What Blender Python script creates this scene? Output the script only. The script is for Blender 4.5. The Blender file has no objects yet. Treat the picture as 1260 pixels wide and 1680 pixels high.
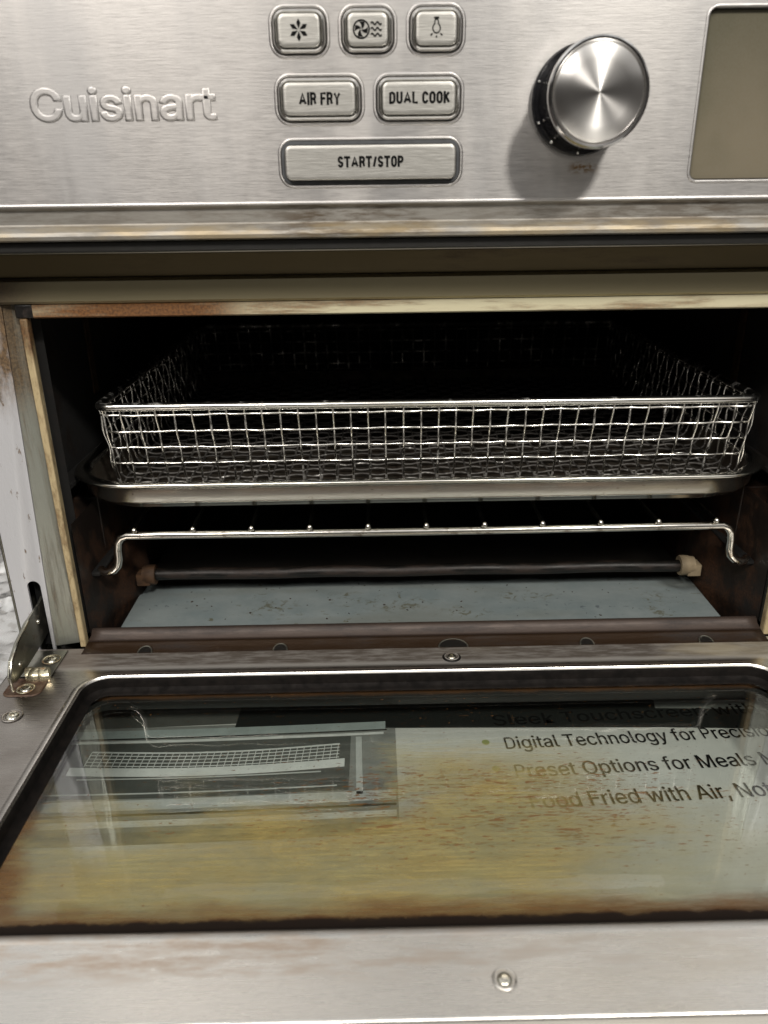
import bpy, bmesh, math, random
from mathutils import Vector, Matrix, noise as mnoise
random.seed(7)
S = bpy.context.scene
COL = S.collection
PI = math.pi

# ------------------------------------------------------------------ camera
CP, CY, CR = 0.389944, 0.0103939, -0.0129881
fwd = Vector((math.sin(CY)*math.cos(CP), math.cos(CY)*math.cos(CP), -math.sin(CP)))
rgt = Vector((math.cos(CY), -math.sin(CY), 0))
upv = rgt.cross(fwd)
R_ = rgt*math.cos(CR) + upv*math.sin(CR)
U_ = upv*math.cos(CR) - rgt*math.sin(CR)
M = Matrix(((R_.x, U_.x, -fwd.x, 0.14836), (R_.y, U_.y, -fwd.y, -0.34146), (R_.z, U_.z, -fwd.z, 0.211605), (0, 0, 0, 1)))
cam_d = bpy.data.cameras.new('camera')
cam = bpy.data.objects.new('camera', cam_d)
COL.objects.link(cam)
cam.matrix_world = M
cam_d.sensor_fit = 'VERTICAL'
cam_d.sensor_height = 24
cam_d.lens = 1266.07/1680*24
cam_d.clip_start = 0.01
cam_d.clip_end = 50
cam_d.dof.use_dof = True
cam_d.dof.focus_distance = 0.37
cam_d.dof.aperture_fstop = 8.5
S.camera = cam

# ------------------------------------------------------------------ world: a plain room's soft light from every side
W = bpy.data.worlds.new('World')
S.world = W
W.use_nodes = True
nt = W.node_tree
nt.nodes.clear()
tc = nt.nodes.new('ShaderNodeTexCoord')
sx = nt.nodes.new('ShaderNodeSeparateXYZ')
nt.links.new(tc.outputs['Generated'], sx.inputs[0])
rmp = nt.nodes.new('ShaderNodeValToRGB')
mp = nt.nodes.new('ShaderNodeMapRange')
mp.inputs['From Min'].default_value = -1
nt.links.new(sx.outputs['Z'], mp.inputs['Value'])
nt.links.new(mp.outputs[0], rmp.inputs[0])
els = rmp.color_ramp.elements
els[0].position = 0; els[0].color = (.05, .04, .035, 1)
els[1].position = 1; els[1].color = (1.0, 1.0, .98, 1)
for p, c in ((.40, (.03, .026, .022, 1)), (.53, (.045, .041, .038, 1)), (.64, (.09, .085, .08, 1)), (.70, (.60, .58, .56, 1)), (.80, (.62, .60, .58, 1)), (.88, (1.25, 1.23, 1.20, 1))):
    e = els.new(p); e.color = c
nz = nt.nodes.new('ShaderNodeTexNoise'); nz.inputs['Scale'].default_value = 1.7; nz.inputs['Detail'].default_value = 2
nt.links.new(tc.outputs['Generated'], nz.inputs['Vector'])
mr = nt.nodes.new('ShaderNodeMapRange')
mr.inputs['From Min'].default_value = .35; mr.inputs['From Max'].default_value = .65
mr.inputs['To Min'].default_value = .45; mr.inputs['To Max'].default_value = 1.3
nt.links.new(nz.outputs[0], mr.inputs['Value'])
mul = nt.nodes.new('ShaderNodeVectorMath'); mul.operation = 'SCALE'
nt.links.new(rmp.outputs[0], mul.inputs[0]); nt.links.new(mr.outputs[0], mul.inputs['Scale'])
bg = nt.nodes.new('ShaderNodeBackground'); bg.inputs['Strength'].default_value = 0.8
nt.links.new(mul.outputs[0], bg.inputs[0])
wo = nt.nodes.new('ShaderNodeOutputWorld'); nt.links.new(bg.outputs[0], wo.inputs[0])

# ------------------------------------------------------------------ lamps
def area(name, loc, target, size, power, color=(1, 1, 1), shape='DISK', sy=None):
    d = bpy.data.lights.new(name, 'AREA'); d.shape = shape; d.size = size
    if sy: d.size_y = sy
    d.energy = power; d.color = color
    o = bpy.data.objects.new(name, d); COL.objects.link(o); o.location = loc
    o.rotation_euler = (Vector(target)-Vector(loc)).to_track_quat('-Z', 'Y').to_euler()
    return o
area('ceiling_lamp', (.78, -1.51, 1.50), (.2, 0, .15), .20, 22, (1, .96, .89))
area('fill_light', (-.55, -1.55, 1.45), (.1, -.05, .2), .9, 25, (1, .95, .885), 'RECTANGLE', .35)  # unseen soft lamp added to lift the panel's left and the knob shadow

S.view_settings.view_transform = 'Standard'
S.view_settings.look = 'None'
S.view_settings.gamma = 1
S.view_settings.exposure = .12
S.view_settings.use_curve_mapping = False
S.cycles.max_bounces = 10
S.cycles.transparent_max_bounces = 12
S.cycles.caustics_reflective = False
S.cycles.caustics_refractive = False
S.cycles.sample_clamp_indirect = 4
S.cycles.use_denoising = True

# ------------------------------------------------------------------ material kit
class NT:
    def __init__(s, name):
        s.m = bpy.data.materials.new(name); s.m.use_nodes = True; s.t = s.m.node_tree
        s.t.nodes.clear()
        s.out = s.n('ShaderNodeOutputMaterial'); s.geo = s.n('ShaderNodeNewGeometry'); s.tc = s.n('ShaderNodeTexCoord')
    def n(s, k, **kw):
        x = s.t.nodes.new(k)
        for a, v in kw.items(): setattr(x, a, v)
        return x
    def l(s, a, b): s.t.links.new(a, b)
    def set(s, sock, v):
        if hasattr(v, 'links') or isinstance(v, bpy.types.NodeSocket): s.l(v, sock)
        else: sock.default_value = v
    def noise(s, scale=(1, 1, 1), off=(0, 0, 0), detail=4, rough=.55, dist=0):
        mpn = s.n('ShaderNodeMapping'); mpn.inputs['Scale'].default_value = scale; mpn.inputs['Location'].default_value = off
        s.l(s.geo.outputs['Position'], mpn.inputs['Vector'])
        q = s.n('ShaderNodeTexNoise'); q.inputs['Scale'].default_value = 1; q.inputs['Detail'].default_value = detail
        q.inputs['Roughness'].default_value = rough; q.inputs['Distortion'].default_value = dist
        s.l(mpn.outputs[0], q.inputs['Vector'])
        return q.outputs[0]
    def rng(s, v, a, b, c=0., d=1., smooth=False):
        q = s.n('ShaderNodeMapRange'); q.inputs['From Min'].default_value = a; q.inputs['From Max'].default_value = b
        q.inputs['To Min'].default_value = c; q.inputs['To Max'].default_value = d
        if smooth: q.interpolation_type = 'SMOOTHSTEP'
        s.set(q.inputs['Value'], v); return q.outputs[0]
    def math(s, op, a, b=0.):
        q = s.n('ShaderNodeMath', operation=op); s.set(q.inputs[0], a); s.set(q.inputs[1], b); return q.outputs[0]
    def xyz(s):
        q = s.n('ShaderNodeSeparateXYZ'); s.l(s.geo.outputs['Position'], q.inputs[0]); return q.outputs
    def mix(s, f, a, b):
        q = s.n('ShaderNodeMix', data_type='RGBA'); s.set(q.inputs[0], f)
        s.set(q.inputs[6], a if not isinstance(a, tuple) else (*a[:3], 1)); s.set(q.inputs[7], b if not isinstance(b, tuple) else (*b[:3], 1))
        return q.outputs[2]
    def fmix(s, f, a, b):
        q = s.n('ShaderNodeMix', data_type='FLOAT'); s.set(q.inputs[0], f); s.set(q.inputs[2], a); s.set(q.inputs[3], b); return q.outputs[0]
    def bump(s, h, strength, dist=.001, normal=None):
        q = s.n('ShaderNodeBump'); q.inputs['Strength'].default_value = strength; q.inputs['Distance'].default_value = dist
        s.l(h, q.inputs['Height'])
        if normal: s.l(normal, q.inputs['Normal'])
        return q.outputs[0]
    def pbsdf(s, color, rough, metal=0., normal=None, **kw):
        p = s.n('ShaderNodeBsdfPrincipled')
        s.set(p.inputs['Base Color'], color if not isinstance(color, tuple) else (*color[:3], 1))
        s.set(p.inputs['Roughness'], rough); s.set(p.inputs['Metallic'], metal)
        if normal is not None: s.l(normal, p.inputs['Normal'])
        for k, v in kw.items(): s.set(p.inputs[k.replace('_', ' ')], v)
        return p
    def done(s, sh):
        s.l(sh.outputs[0] if hasattr(sh, 'outputs') else sh, s.out.inputs[0]); return s.m

def simple(name, color, rough=.5, metal=0., var=.15, scale=300, bump=.0, **kw):
    k = NT(name)
    nz = k.noise((scale,)*3)
    c2 = tuple(c*(1-var*2) for c in color)
    col = k.mix(k.rng(nz, .35, .65), color, c2)
    nrm = k.bump(nz, bump, .0005) if bump else None
    return k.done(k.pbsdf(col, k.rng(nz, .3, .7, rough*.85, min(1, rough*1.15)), metal, nrm, **kw))

def panel_steel():
    k = NT('brushed_panel_steel'); P = k.xyz()
    br = k.noise((150, 150, 3300), detail=3, rough=.6)
    br2 = k.noise((420, 420, 6500), detail=2)
    brs = k.math('ADD', k.math('MULTIPLY', br, .65), k.math('MULTIPLY', br2, .35))
    big = k.noise((34, 14, 5), off=(3, 0, 1), detail=4)
    fing = k.noise((38, 20, 9), off=(5, 2, 0), detail=4, dist=.8)
    col = k.mix(k.rng(brs, .3, .7), (.43, .413, .40), (.56, .54, .52))
    col = k.mix(k.math('MULTIPLY', k.rng(big, .40, .66, 0, 1, True), .62), col, (.36, .355, .355))
    # brown grease baked along the lower lip, its own ragged patches
    ledge = k.rng(P['Z'], .2092, .2078, 0, 1, True)
    sp = k.noise((55, 55, 420), off=(1.3, 0, 0), detail=7, rough=.72)
    lf = k.rng(k.noise((11, 1, 1), off=(.9, 0, 0), detail=2), .42, .58, 0, 1, True)
    grease = k.math('MULTIPLY', ledge, k.math('MULTIPLY', k.rng(sp, .40, .62, 0, 1, True), k.fmix(lf, 1., .35)))
    col = k.mix(k.math('MULTIPLY', ledge, .7), col, (.27, .255, .22))
    col = k.mix(k.math('MULTIPLY', grease, .9), col, (.07, .043, .018))
    yl = k.math('MULTIPLY', k.rng(P['Z'], .2030, .2005, 0, 1, True), k.rng(k.noise((30, 30, 120), off=(7, 1, 0), detail=4), .40, .62, 0, 1, True))
    col = k.mix(k.math('MULTIPLY', yl, .55), col, (.42, .32, .17))
    m = k.math('MAXIMUM', k.math('MULTIPLY', ledge, .45), grease)
    # fine rust freckles and a smear under the knob
    fr = k.noise((420, 420, 700), off=(2, 0, 0), detail=2)
    kb = k.math('MULTIPLY', k.rng(P['Z'], .2225, .2205, 0, 1), k.rng(P['Z'], .2175, .2195, 0, 1))
    kb = k.math('MULTIPLY', kb, k.math('MULTIPLY', k.rng(P['X'], .221, .224), k.rng(P['X'], .233, .229)))
    col = k.mix(k.math('MULTIPLY', kb, k.rng(fr, .42, .55)), col, (.26, .17, .09))
    ro = k.math('ADD', k.rng(brs, .3, .7, .36, .47), k.rng(fing, .45, .7, 0, .07, True))
    ro = k.math('ADD', ro, k.math('MULTIPLY', m, .15))
    nrm = k.bump(brs, .16, .0003)
    d = k.pbsdf(col, ro, k.fmix(m, 1., .2), nrm, Anisotropic=.55)
    tv = k.n('ShaderNodeCombineXYZ'); tv.inputs[2].default_value = 1; k.l(tv.outputs[0], d.inputs['Tangent'])
    return k.done(d)

def door_steel():
    k = NT('stained_door_steel'); P = k.xyz()
    br = k.noise((90, 2600, 2600), detail=3)
    big = k.noise((16, 26, 16), off=(1, 2, 3), detail=4)
    smear = k.noise((38, 210, 18), off=(4, 1, 0), detail=7, rough=.72)
    col = k.mix(k.rng(br, .3, .7), (.73, .70, .655), (.83, .80, .75))
    # far rail: brown baked oil
    far = k.rng(P['Y'], -.0240, -.018, 0, 1, True)
    fm = k.math('MULTIPLY', far, k.rng(k.noise((70, 420, 70), detail=6, rough=.7), .36, .58, .82, 1, True))
    fm = k.math('MULTIPLY', fm, k.rng(P['X'], -.024, -.006, .45, 1, True))
    col = k.mix(k.math('MULTIPLY', fm, .93), col, (.030, .018, .009))
    # far-left corner of the door: toned darker and warmer
    lm = k.math('MULTIPLY', k.math('MULTIPLY', k.rng(P['X'], .016, .002, 0, 1, True), k.rng(P['Y'], -.150, -.110, 0, 1, True)), k.rng(big, .35, .65, .35, .75))
    col = k.mix(lm, col, (.22, .18, .15))
    # near rail: pinkish-tan smears behind the screw line
    nr = k.math('MULTIPLY', k.rng(P['Y'], -.188, -.179, 0, 1, True), k.rng(P['Y'], -.150, -.172, 0, 1, True))
    nm = k.math('MULTIPLY', nr, k.rng(smear, .42, .66, 0, .75, True))
    nm = k.math('MULTIPLY', nm, k.rng(P['X'], .24, .10, .25, 1, True))
    col = k.mix(nm, col, (.60, .46, .35))
    tan = k.math('MULTIPLY', k.rng(P['X'], .16, .30, 0, 1, True), k.rng(k.noise((12, 40, 12), off=(9, 0, 0)), .42, .66, 0, .4, True))
    col = k.mix(tan, col, (.60, .52, .36))
    # dark burnt line where the steel meets the glass at the near side
    bl = k.math('MULTIPLY', k.rng(P['Y'], -.1715, -.1683, 0, 1, True), k.rng(P['Y'], -.10, -.15, 0, 1))
    col = k.mix(k.math('MULTIPLY', bl, .8), col, (.06, .045, .035))
    ro = k.math('ADD', k.rng(br, .3, .7, .24, .33), k.math('ADD', k.math('MULTIPLY', fm, .25), k.math('MULTIPLY', nm, .25)))
    nrm = k.bump(k.math('ADD', k.math('MULTIPLY', br, .5), k.math('MULTIPLY', fm, .6)), .15, .0004)
    return k.done(k.pbsdf(col, ro, k.fmix(fm, 1., .0), nrm, Anisotropic=.4))

def window_glass():
    k = NT('greasy_window_glass'); P = k.xyz()
    dt = k.n('ShaderNodeVectorMath', operation='DOT_PRODUCT'); k.l(k.geo.outputs['Incoming'], dt.inputs[0]); k.l(k.geo.outputs['Normal'], dt.inputs[1])
    om = k.math('SUBTRACT', 1., k.math('ABSOLUTE', dt.outputs['Value']))
    fr = k.math('ADD', .045, k.math('MULTIPLY', k.math('POWER', om, 5.), .955))
    tr = k.n('ShaderNodeBsdfTransparent'); tr.inputs[0].default_value = (.93, .95, .93, 1)
    gl = k.n('ShaderNodeBsdfGlossy'); gl.inputs['Roughness'].default_value = .012
    gl.inputs[0].default_value = (1, 1, 1, 1)
    wav = k.noise((25, 40, 10), detail=2); k.l(k.bump(wav, .25, .0006), gl.inputs['Normal'])
    g = k.n('ShaderNodeMixShader'); k.l(fr, g.inputs[0]); k.l(tr.outputs[0], g.inputs[1]); k.l(gl.outputs[0], g.inputs[2])
    # --- grease film (ochre), mostly over the near two thirds, ragged toward the far side
    n1 = k.noise((22, 55, 10), off=(2.2, .3, 0), detail=6, rough=.62)
    n2 = k.noise((90, 1300, 55), off=(1, 0, 0), detail=5, rough=.65)
    film = k.rng(k.math('ADD', P['Y'], k.math('MULTIPLY', k.math('SUBTRACT', n1, .5), .09)), -.098, -.128, 0, 1, True)
    upr = k.math('MULTIPLY', k.rng(k.math('ADD', P['X'], k.math('MULTIPLY', k.math('SUBTRACT', n1, .5), .10)), .152, .170, 0, 1, True),
                 k.rng(k.math('ADD', P['Y'], k.math('MULTIPLY', k.math('SUBTRACT', n2, .5), .05)), -.066, -.090, 0, 1, True))
    upr = k.math('MULTIPLY', upr, k.rng(P['X'], .262, .21, 0, 1, True))
    film = k.math('MAXIMUM', film, upr)
    xf = k.rng(k.math('ADD', P['X'], k.math('MULTIPLY', P['Y'], -.35)), .34, .24, .22, 1, True)
    xl = k.rng(P['X'], .0, .07, .55, 1, True)
    nearf = k.rng(P['Y'], -.160, -.145, .60, 1, True)
    fa = k.math('MULTIPLY', k.math('MULTIPLY', film, xf), k.math('MULTIPLY', xl, nearf))
    fa = k.math('MULTIPLY', fa, k.rng(n2, .3, .7, .60, 1))
    st1 = k.noise((30, 620, 20), off=(0, 2, 0), detail=5, rough=.7)
    bl1 = k.noise((26, 60, 20), off=(6, 6, 0), detail=7, rough=.75, dist=.6)
    fa = k.math('MULTIPLY', fa, k.math('MULTIPLY', k.rng(st1, .36, .62, .66, 1.10, True), k.rng(bl1, .38, .60, .66, 1.08, True)))
    fa = k.math('MULTIPLY', fa, k.math('MULTIPLY', k.rng(P['X'], .20, .225, 1, .78), .72))
    fcol = k.mix(k.rng(n1, .38, .62), (.335, .262, .098), (.315, .275, .125))
    # --- brown drips and flecks, drawn out along x
    f1 = k.noise((190, 1100, 60), off=(.4, 0, 0), detail=4, rough=.6)
    fzone = k.math('MULTIPLY', k.rng(P['Y'], -.070, -.095, .1, 1, True), k.rng(P['Y'], -.150, -.118, .1, 1, True))
    fzone = k.math('MULTIPLY', fzone, k.rng(k.math('ABSOLUTE', k.math('SUBTRACT', P['X'], .185)), .14, .02, .25, 1, True))
    thr = k.fmix(fzone, .715, .580)
    fl = k.rng(k.math('SUBTRACT', f1, thr), 0, .03, 0, .85, True)
    sp = k.noise((700, 900, 300), off=(8, 0, 0), detail=1)
    fl = k.math('MAXIMUM', fl, k.rng(sp, .74, .77, 0, .8))
    # --- baked brown crust along the near edge and the side gaskets
    e1 = k.noise((70, 110, 20), off=(3, 3, 0), detail=6, rough=.7)
    cr = k.rng(k.math('ADD', P['Y'], k.math('MULTIPLY', k.math('SUBTRACT', e1, .5), .007)), -.1552, -.1592, 0, 1, True)
    edl = k.rng(k.math('ADD', k.math('ADD', P['X'], k.math('MULTIPLY', P['Y'], .25)), k.math('MULTIPLY', k.math('SUBTRACT', e1, .5), .03)), -.008, -.022, 0, .75, True)
    fringe = k.rng(k.math('ADD', P['Y'], k.math('MULTIPLY', k.math('SUBTRACT', n1, .5), .020)), -.1490, -.1570, 0, .70, True)
    fringe = k.math('MULTIPLY', fringe, k.rng(n2, .35, .6, .45, 1, True))
    cr = k.math('MAXIMUM', k.math('MAXIMUM', cr, fringe), edl)
    ft = k.rng(k.math('ADD', P['Y'], k.math('MULTIPLY', k.math('SUBTRACT', e1, .5), .006)), -.0335, -.0300, 0, .5, True)
    film_s = k.n('ShaderNodeMixShader')
    df = k.n('ShaderNodeBsdfDiffuse'); k.l(fcol, df.inputs[0])
    k.l(fa, film_s.inputs[0]); k.l(g.outputs[0], film_s.inputs[1]); k.l(df.outputs[0], film_s.inputs[2])
    crust_c = k.mix(k.math('MAXIMUM', k.rng(f1, .5, .8), k.rng(P['Y'], -.1560, -.1585)), (.11, .05, .018), (.010, .006, .004))
    dk = k.pbsdf(k.mix(k.math('MAXIMUM', cr, ft), (.15, .070, .026), crust_c), .6, Specular_IOR_Level=.15)
    a = k.math('MAXIMUM', fl, k.math('MAXIMUM', cr, ft))
    fin = k.n('ShaderNodeMixShader'); k.l(a, fin.inputs[0]); k.l(film_s.outputs[0], fin.inputs[1]); k.l(dk.outputs[0], fin.inputs[2])
    return k.done(fin)

def rusty_enamel(name, base, rust, s=(90, 90, 90), lo=.42, hi=.58, off=(0, 0, 0), metal=.7, rough=.35, zfade=None, xfade=None, amount=.9):
    k = NT(name); P = k.xyz()
    n = k.noise(s, off=off, detail=6, rough=.68)
    f = k.rng(n, lo, hi, 0, amount, True)
    if zfade: f = k.math('MAXIMUM', f, k.math('MULTIPLY', k.rng(k.math('ADD', P['Z'], k.math('MULTIPLY', n, .02)), zfade[0], zfade[1], 0, 1, True), k.rng(n, .25, .5, .6, 1)))
    if xfade: f = k.math('MAXIMUM', f, k.math('MULTIPLY', k.rng(k.math('ADD', P['X'], k.math('MULTIPLY', n, .02)), xfade[0], xfade[1], 0, 1, True), k.rng(n, .25, .5, .6, 1)))
    fine = k.noise((900, 900, 900), detail=2)
    col = k.mix(f, base, k.mix(k.rng(fine, .35, .65), rust, tuple(c*.45 for c in rust)))
    nrm = k.bump(k.math('ADD', n, k.math('MULTIPLY', fine, .3)), .25, .0006)
    return k.done(k.pbsdf(col, k.fmix(f, rough, .65), k.fmix(f, metal, 0.), nrm))

def chrome(name, c=(.72, .70, .66), rough=.13, burn=.35):
    k = NT(name)
    n = k.noise((160, 160, 160), detail=5)
    f = k.rng(n, .56, .66, 0, burn, True)
    col = k.mix(f, c, (.16, .10, .05))
    return k.done(k.pbsdf(col, k.rng(n, .3, .7, rough*.7, rough*1.5), 1., k.bump(n, .08, .0005)))

MAT = {}
MAT['panel'] = panel_steel()
MAT['door'] = door_steel()
MAT['glass'] = window_glass()
MAT['chrome'] = chrome('polished_bezel', (.74, .73, .71), .12, .08)
MAT['wire'] = chrome('wire_steel', (.78, .76, .71), .10, .8)
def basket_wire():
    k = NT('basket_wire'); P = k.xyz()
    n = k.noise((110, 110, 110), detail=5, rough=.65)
    burn = k.rng(k.math('ADD', n, k.math('ADD', k.rng(P['Y'], .05, .275, 0, .20), k.rng(P['Z'], .0790, .0770, 0, .27))), .56, .70, 0, .92, True)     # carbon patches, plus inner shade painted in toward the back and floor
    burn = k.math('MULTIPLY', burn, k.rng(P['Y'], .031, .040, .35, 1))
    col = k.mix(burn, (.90, .88, .83), (.018, .012, .008))  # burn mixes carbon patches with the painted inner shade
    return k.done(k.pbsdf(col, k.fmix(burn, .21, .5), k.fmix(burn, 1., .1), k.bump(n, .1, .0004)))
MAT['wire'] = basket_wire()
MAT['rackwire'] = chrome('rack_chrome', (.76, .73, .67), .12, .55)
MAT['pan'] = None
MAT['rubber'] = simple('dark_rubber', (.013, .0125, .011), .45)
MAT['greyrubber'] = simple('grey_rubber', (.10, .105, .11), .4)
MAT['black'] = simple('black_gap', (.006, .006, .006), .7)
MAT['blackgloss'] = simple('black_plastic', (.012, .012, .014), .16)
MAT['ink'] = simple('black_ink', (.006, .006, .006), .8, var=.05, Specular_IOR_Level=.1)
MAT['ceramic_clean'] = simple('pale_ceramic', (.27, .21, .13), .7, var=.12, scale=160, bump=.2)
MAT['ceramic_burnt'] = simple('burnt_ceramic', (.085, .042, .018), .7, var=.25, scale=200, bump=.2)
MAT['heater'] = rusty_enamel('heater_tube', (.010, .009, .008), (.022, .011, .006), (40, 200, 200), .4, .6, metal=.5, rough=.4)
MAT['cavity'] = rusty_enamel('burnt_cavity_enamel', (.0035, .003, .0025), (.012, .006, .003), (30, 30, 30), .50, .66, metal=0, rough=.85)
MAT['cavity_low'] = rusty_enamel('brown_baked_wall', (.010, .006, .004), (.055, .022, .008), (55, 40, 40), .44, .62, off=(4, 2, 1), metal=.0, rough=.5)
MAT['frame_top'] = rusty_enamel('yellowed_frame_top', (.66, .61, .42), (.20, .085, .024), (22, 200, 200), .43, .66, metal=.15, rough=.42, xfade=(.125, .085), amount=.75)
MAT['frame_side'] = rusty_enamel('yellowed_frame_side', (.50, .40, .23), (.16, .08, .028), (240, 240, 80), .42, .66, metal=.15, rough=.5, zfade=(.150, .166), amount=.7)
MAT['strip_light'] = rusty_enamel('tarnished_strip', (.40, .35, .22), (.08, .045, .022), (10, 60, 60), .62, .8, metal=.7, rough=.40, xfade=(.030, -.006))
MAT['strip_dark'] = rusty_enamel('dark_brown_strip', (.26, .205, .11), (.10, .055, .03), (10, 60, 60), .5, .8, metal=.6, rough=.35)
MAT['strip_side'] = rusty_enamel('greenish_side_strip', (.33, .34, .30), (.12, .08, .04), (300, 300, 22), .44, .74, metal=.7, rough=.34, zfade=(.120, .150))
MAT['flange'] = rusty_enamel('pale_side_flange', (.62, .62, .64), (.16, .10, .05), (300, 300, 90), .61, .68, off=(2, 5, 3), metal=.35, rough=.42, zfade=(.125, .155))
MAT['lip'] = rusty_enamel('brown_baked_lip', (.055, .038, .030), (.025, .014, .010), (24, 160, 160), .42, .66, off=(1, 0, 4), metal=.35, rough=.48)
MAT['lipd'] = rusty_enamel('darker_lip_slope', (.038, .021, .011), (.018, .010, .006), (24, 160, 160), .42, .66, off=(1, 0, 4), metal=.5, rough=.34)
MAT['hinge'] = rusty_enamel('tarnished_hinge', (.24, .235, .20), (.14, .09, .05), (200, 200, 200), .56, .70, metal=.9, rough=.3)
MAT['brass'] = rusty_enamel('oily_hinge_plate', (.62, .56, .40), (.26, .13, .05), (160, 160, 160), .50, .62, metal=.9, rough=.24)
MAT['pocket'] = rusty_enamel('rusted_pocket', (.11, .07, .045), (.07, .03, .014), (220, 220, 220), .42, .58, metal=.4, rough=.4)
MAT['groove'] = rusty_enamel('burnt_groove', (.006, .005, .004), (.022, .012, .007), (160, 160, 160), .56, .68, metal=.0, rough=.42)
MAT['screw'] = chrome('screw_steel', (.62, .60, .52), .22, .5)

def pan_steel():
    k = NT('satin_pan_steel'); P = k.xyz()
    n = k.noise((70, 70, 400), detail=5)
    sp = k.noise((500, 500, 700), off=(3, 1, 2), detail=2)
    col = k.mix(k.rng(n, .45, .75, 0, .3), (.80, .78, .71), (.62, .56, .45))
    col = k.mix(k.rng(sp, .70, .73, 0, .7), col, (.12, .06, .03))
    return k.done(k.pbsdf(col, k.rng(n, .3, .7, .15, .21), 1., k.bump(n, .06, .0005), Anisotropic=.3))
MAT['pan'] = pan_steel()

def tray_floor():
    k = NT('grey_crumb_tray'); P = k.xyz()
    big = k.noise((40, 50, 40), detail=5)
    str_ = k.noise((120, 260, 100), off=(5, 0, 0), detail=6, rough=.7, dist=.7)
    patch = k.noise((14, 22, 10), off=(1.1, 4, 0), detail=2)
    col = k.mix(k.rng(big, .35, .65), (.44, .50, .495), (.31, .37, .375))
    m = k.math('MULTIPLY', k.rng(str_, .60, .66, 0, .7, True), k.rng(patch, .48, .62, 0, 1, True))
    col = k.mix(k.math('MULTIPLY', m, .8), col, (.16, .14, .06))
    for sx_, sy_, rx_, ry_ in ((.089, .036, .016, .012), (.158, .040, .022, .012), (.130, .046, .012, .010), (.304, .030, .009, .022), (.195, .028, .018, .008), (.232, .046, .02, .008)):
        dx_ = k.math('DIVIDE', k.math('SUBTRACT', P['X'], sx_), rx_); dy_ = k.math('DIVIDE', k.math('SUBTRACT', P['Y'], sy_), ry_)
        dd = k.math('ADD', k.math('MULTIPLY', dx_, dx_), k.math('MULTIPLY', dy_, dy_))
        mk = k.math('MULTIPLY', k.rng(dd, 1.2, .2, 0, 1, True), k.rng(k.noise((170, 210, 100), off=(sx_*90, 3, 1), detail=5, rough=.66, dist=1.2), .54, .60, 0, .8, True))
        m = k.math('MAXIMUM', m, mk)
    col = k.mix(k.math('MULTIPLY', k.rng(k.noise((8, 30, 8), off=(6, 6, 0), detail=3), .5, .65), .35), col, (.26, .24, .17))
    col = k.mix(k.math('MULTIPLY', m, .8), col, (.16, .14, .06))
    bl = k.math('MULTIPLY', k.rng(k.noise((220, 300, 200), detail=3), .62, .68), k.rng(patch, .5, .4))
    col = k.mix(k.math('MULTIPLY', bl, .7), col, (.12, .14, .16))
    blackened = k.rng(k.math('ADD', P['Y'], k.math('MULTIPLY', big, .006)), .066, .0705, 0, 1, True)  # tray colour goes black behind the heating tube
    col = k.mix(blackened, col, (.006, .005, .004))
    return k.done(k.pbsdf(col, k.rng(big, .3, .7, .38, .55), k.fmix(blackened, .45, .0), k.bump(str_, .1, .0004)))
MAT['crumb'] = tray_floor()

def knob_face():
    k = NT('spun_knob_face')
    mpn = k.n('ShaderNodeSeparateXYZ'); k.l(k.tc.outputs['Object'], mpn.inputs[0])
    r = k.math('SQRT', k.math('ADD', k.math('MULTIPLY', mpn.outputs[0], mpn.outputs[0]), k.math('MULTIPLY', mpn.outputs[2], mpn.outputs[2])))
    cb = k.n('ShaderNodeCombineXYZ'); k.l(k.math('MULTIPLY', r, 9000.), cb.inputs[0])
    q = k.n('ShaderNodeTexNoise'); q.inputs['Scale'].default_value = 1; q.inputs['Detail'].default_value = 2; k.l(cb.outputs[0], q.inputs['Vector'])
    tg = k.n('ShaderNodeTangent'); tg.direction_type = 'RADIAL'; tg.axis = 'Y'
    p = k.pbsdf(k.mix(k.rng(q.outputs[0], .3, .7), (.80, .78, .75), (.92, .90, .87)), .33, 1., Anisotropic=.9, Anisotropic_Rotation=.25)
    k.l(tg.outputs[0], p.inputs['Tangent'])
    return k.done(p)
MAT['knobface'] = knob_face()

def display_glass():
    k = NT('unlit_display'); P = k.xyz()
    n = k.noise((30, 30, 20), detail=3)
    top = k.rng(P['Z'], .263, .269, 0, 1, True)
    col = k.mix(k.rng(n, .35, .65), (.13, .118, .08), (.18, .155, .11))
    col = k.mix(k.rng(P['Z'], .225, .270, 0, .55, True), col, (.085, .080, .055))  # shading under the display's top edge painted into its colour
    nn = k.noise((1500, 1500, 1500), detail=1)
    col = k.mix(k.rng(nn, .3, .7, 0, .1), col, (.2, .2, .17))
    return k.done(k.pbsdf(col, .22, 0., k.bump(nn, .03, .0002), Specular_IOR_Level=.5))
MAT['lcd'] = display_glass()

def carton_mat(name, c, grain=.08, rough=.4):
    return simple(name, c, rough, 0., grain, 120)
MAT['paper'] = carton_mat('carton_white', (.50, .495, .475), .04)
MAT['pgrey'] = carton_mat('carton_silver', (.20, .205, .195))
MAT['pgrey2'] = carton_mat('print_light_silver', (.42, .43, .42))
MAT['pdark'] = carton_mat('carton_charcoal', (.016, .017, .016))
MAT['pmid'] = carton_mat('print_mid_grey', (.07, .073, .068))
MAT['pbright'] = carton_mat('print_highlight', (.56, .57, .56))
MAT['pdim'] = carton_mat('carton_dim_grey', (.085, .085, .078))
MAT['pblue'] = carton_mat('print_blue_grey', (.30, .34, .335))
MAT['pgreen'] = carton_mat('print_olive', (.24, .27, .10))
MAT['ptaupe'] = carton_mat('print_taupe', (.16, .15, .125))

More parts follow.
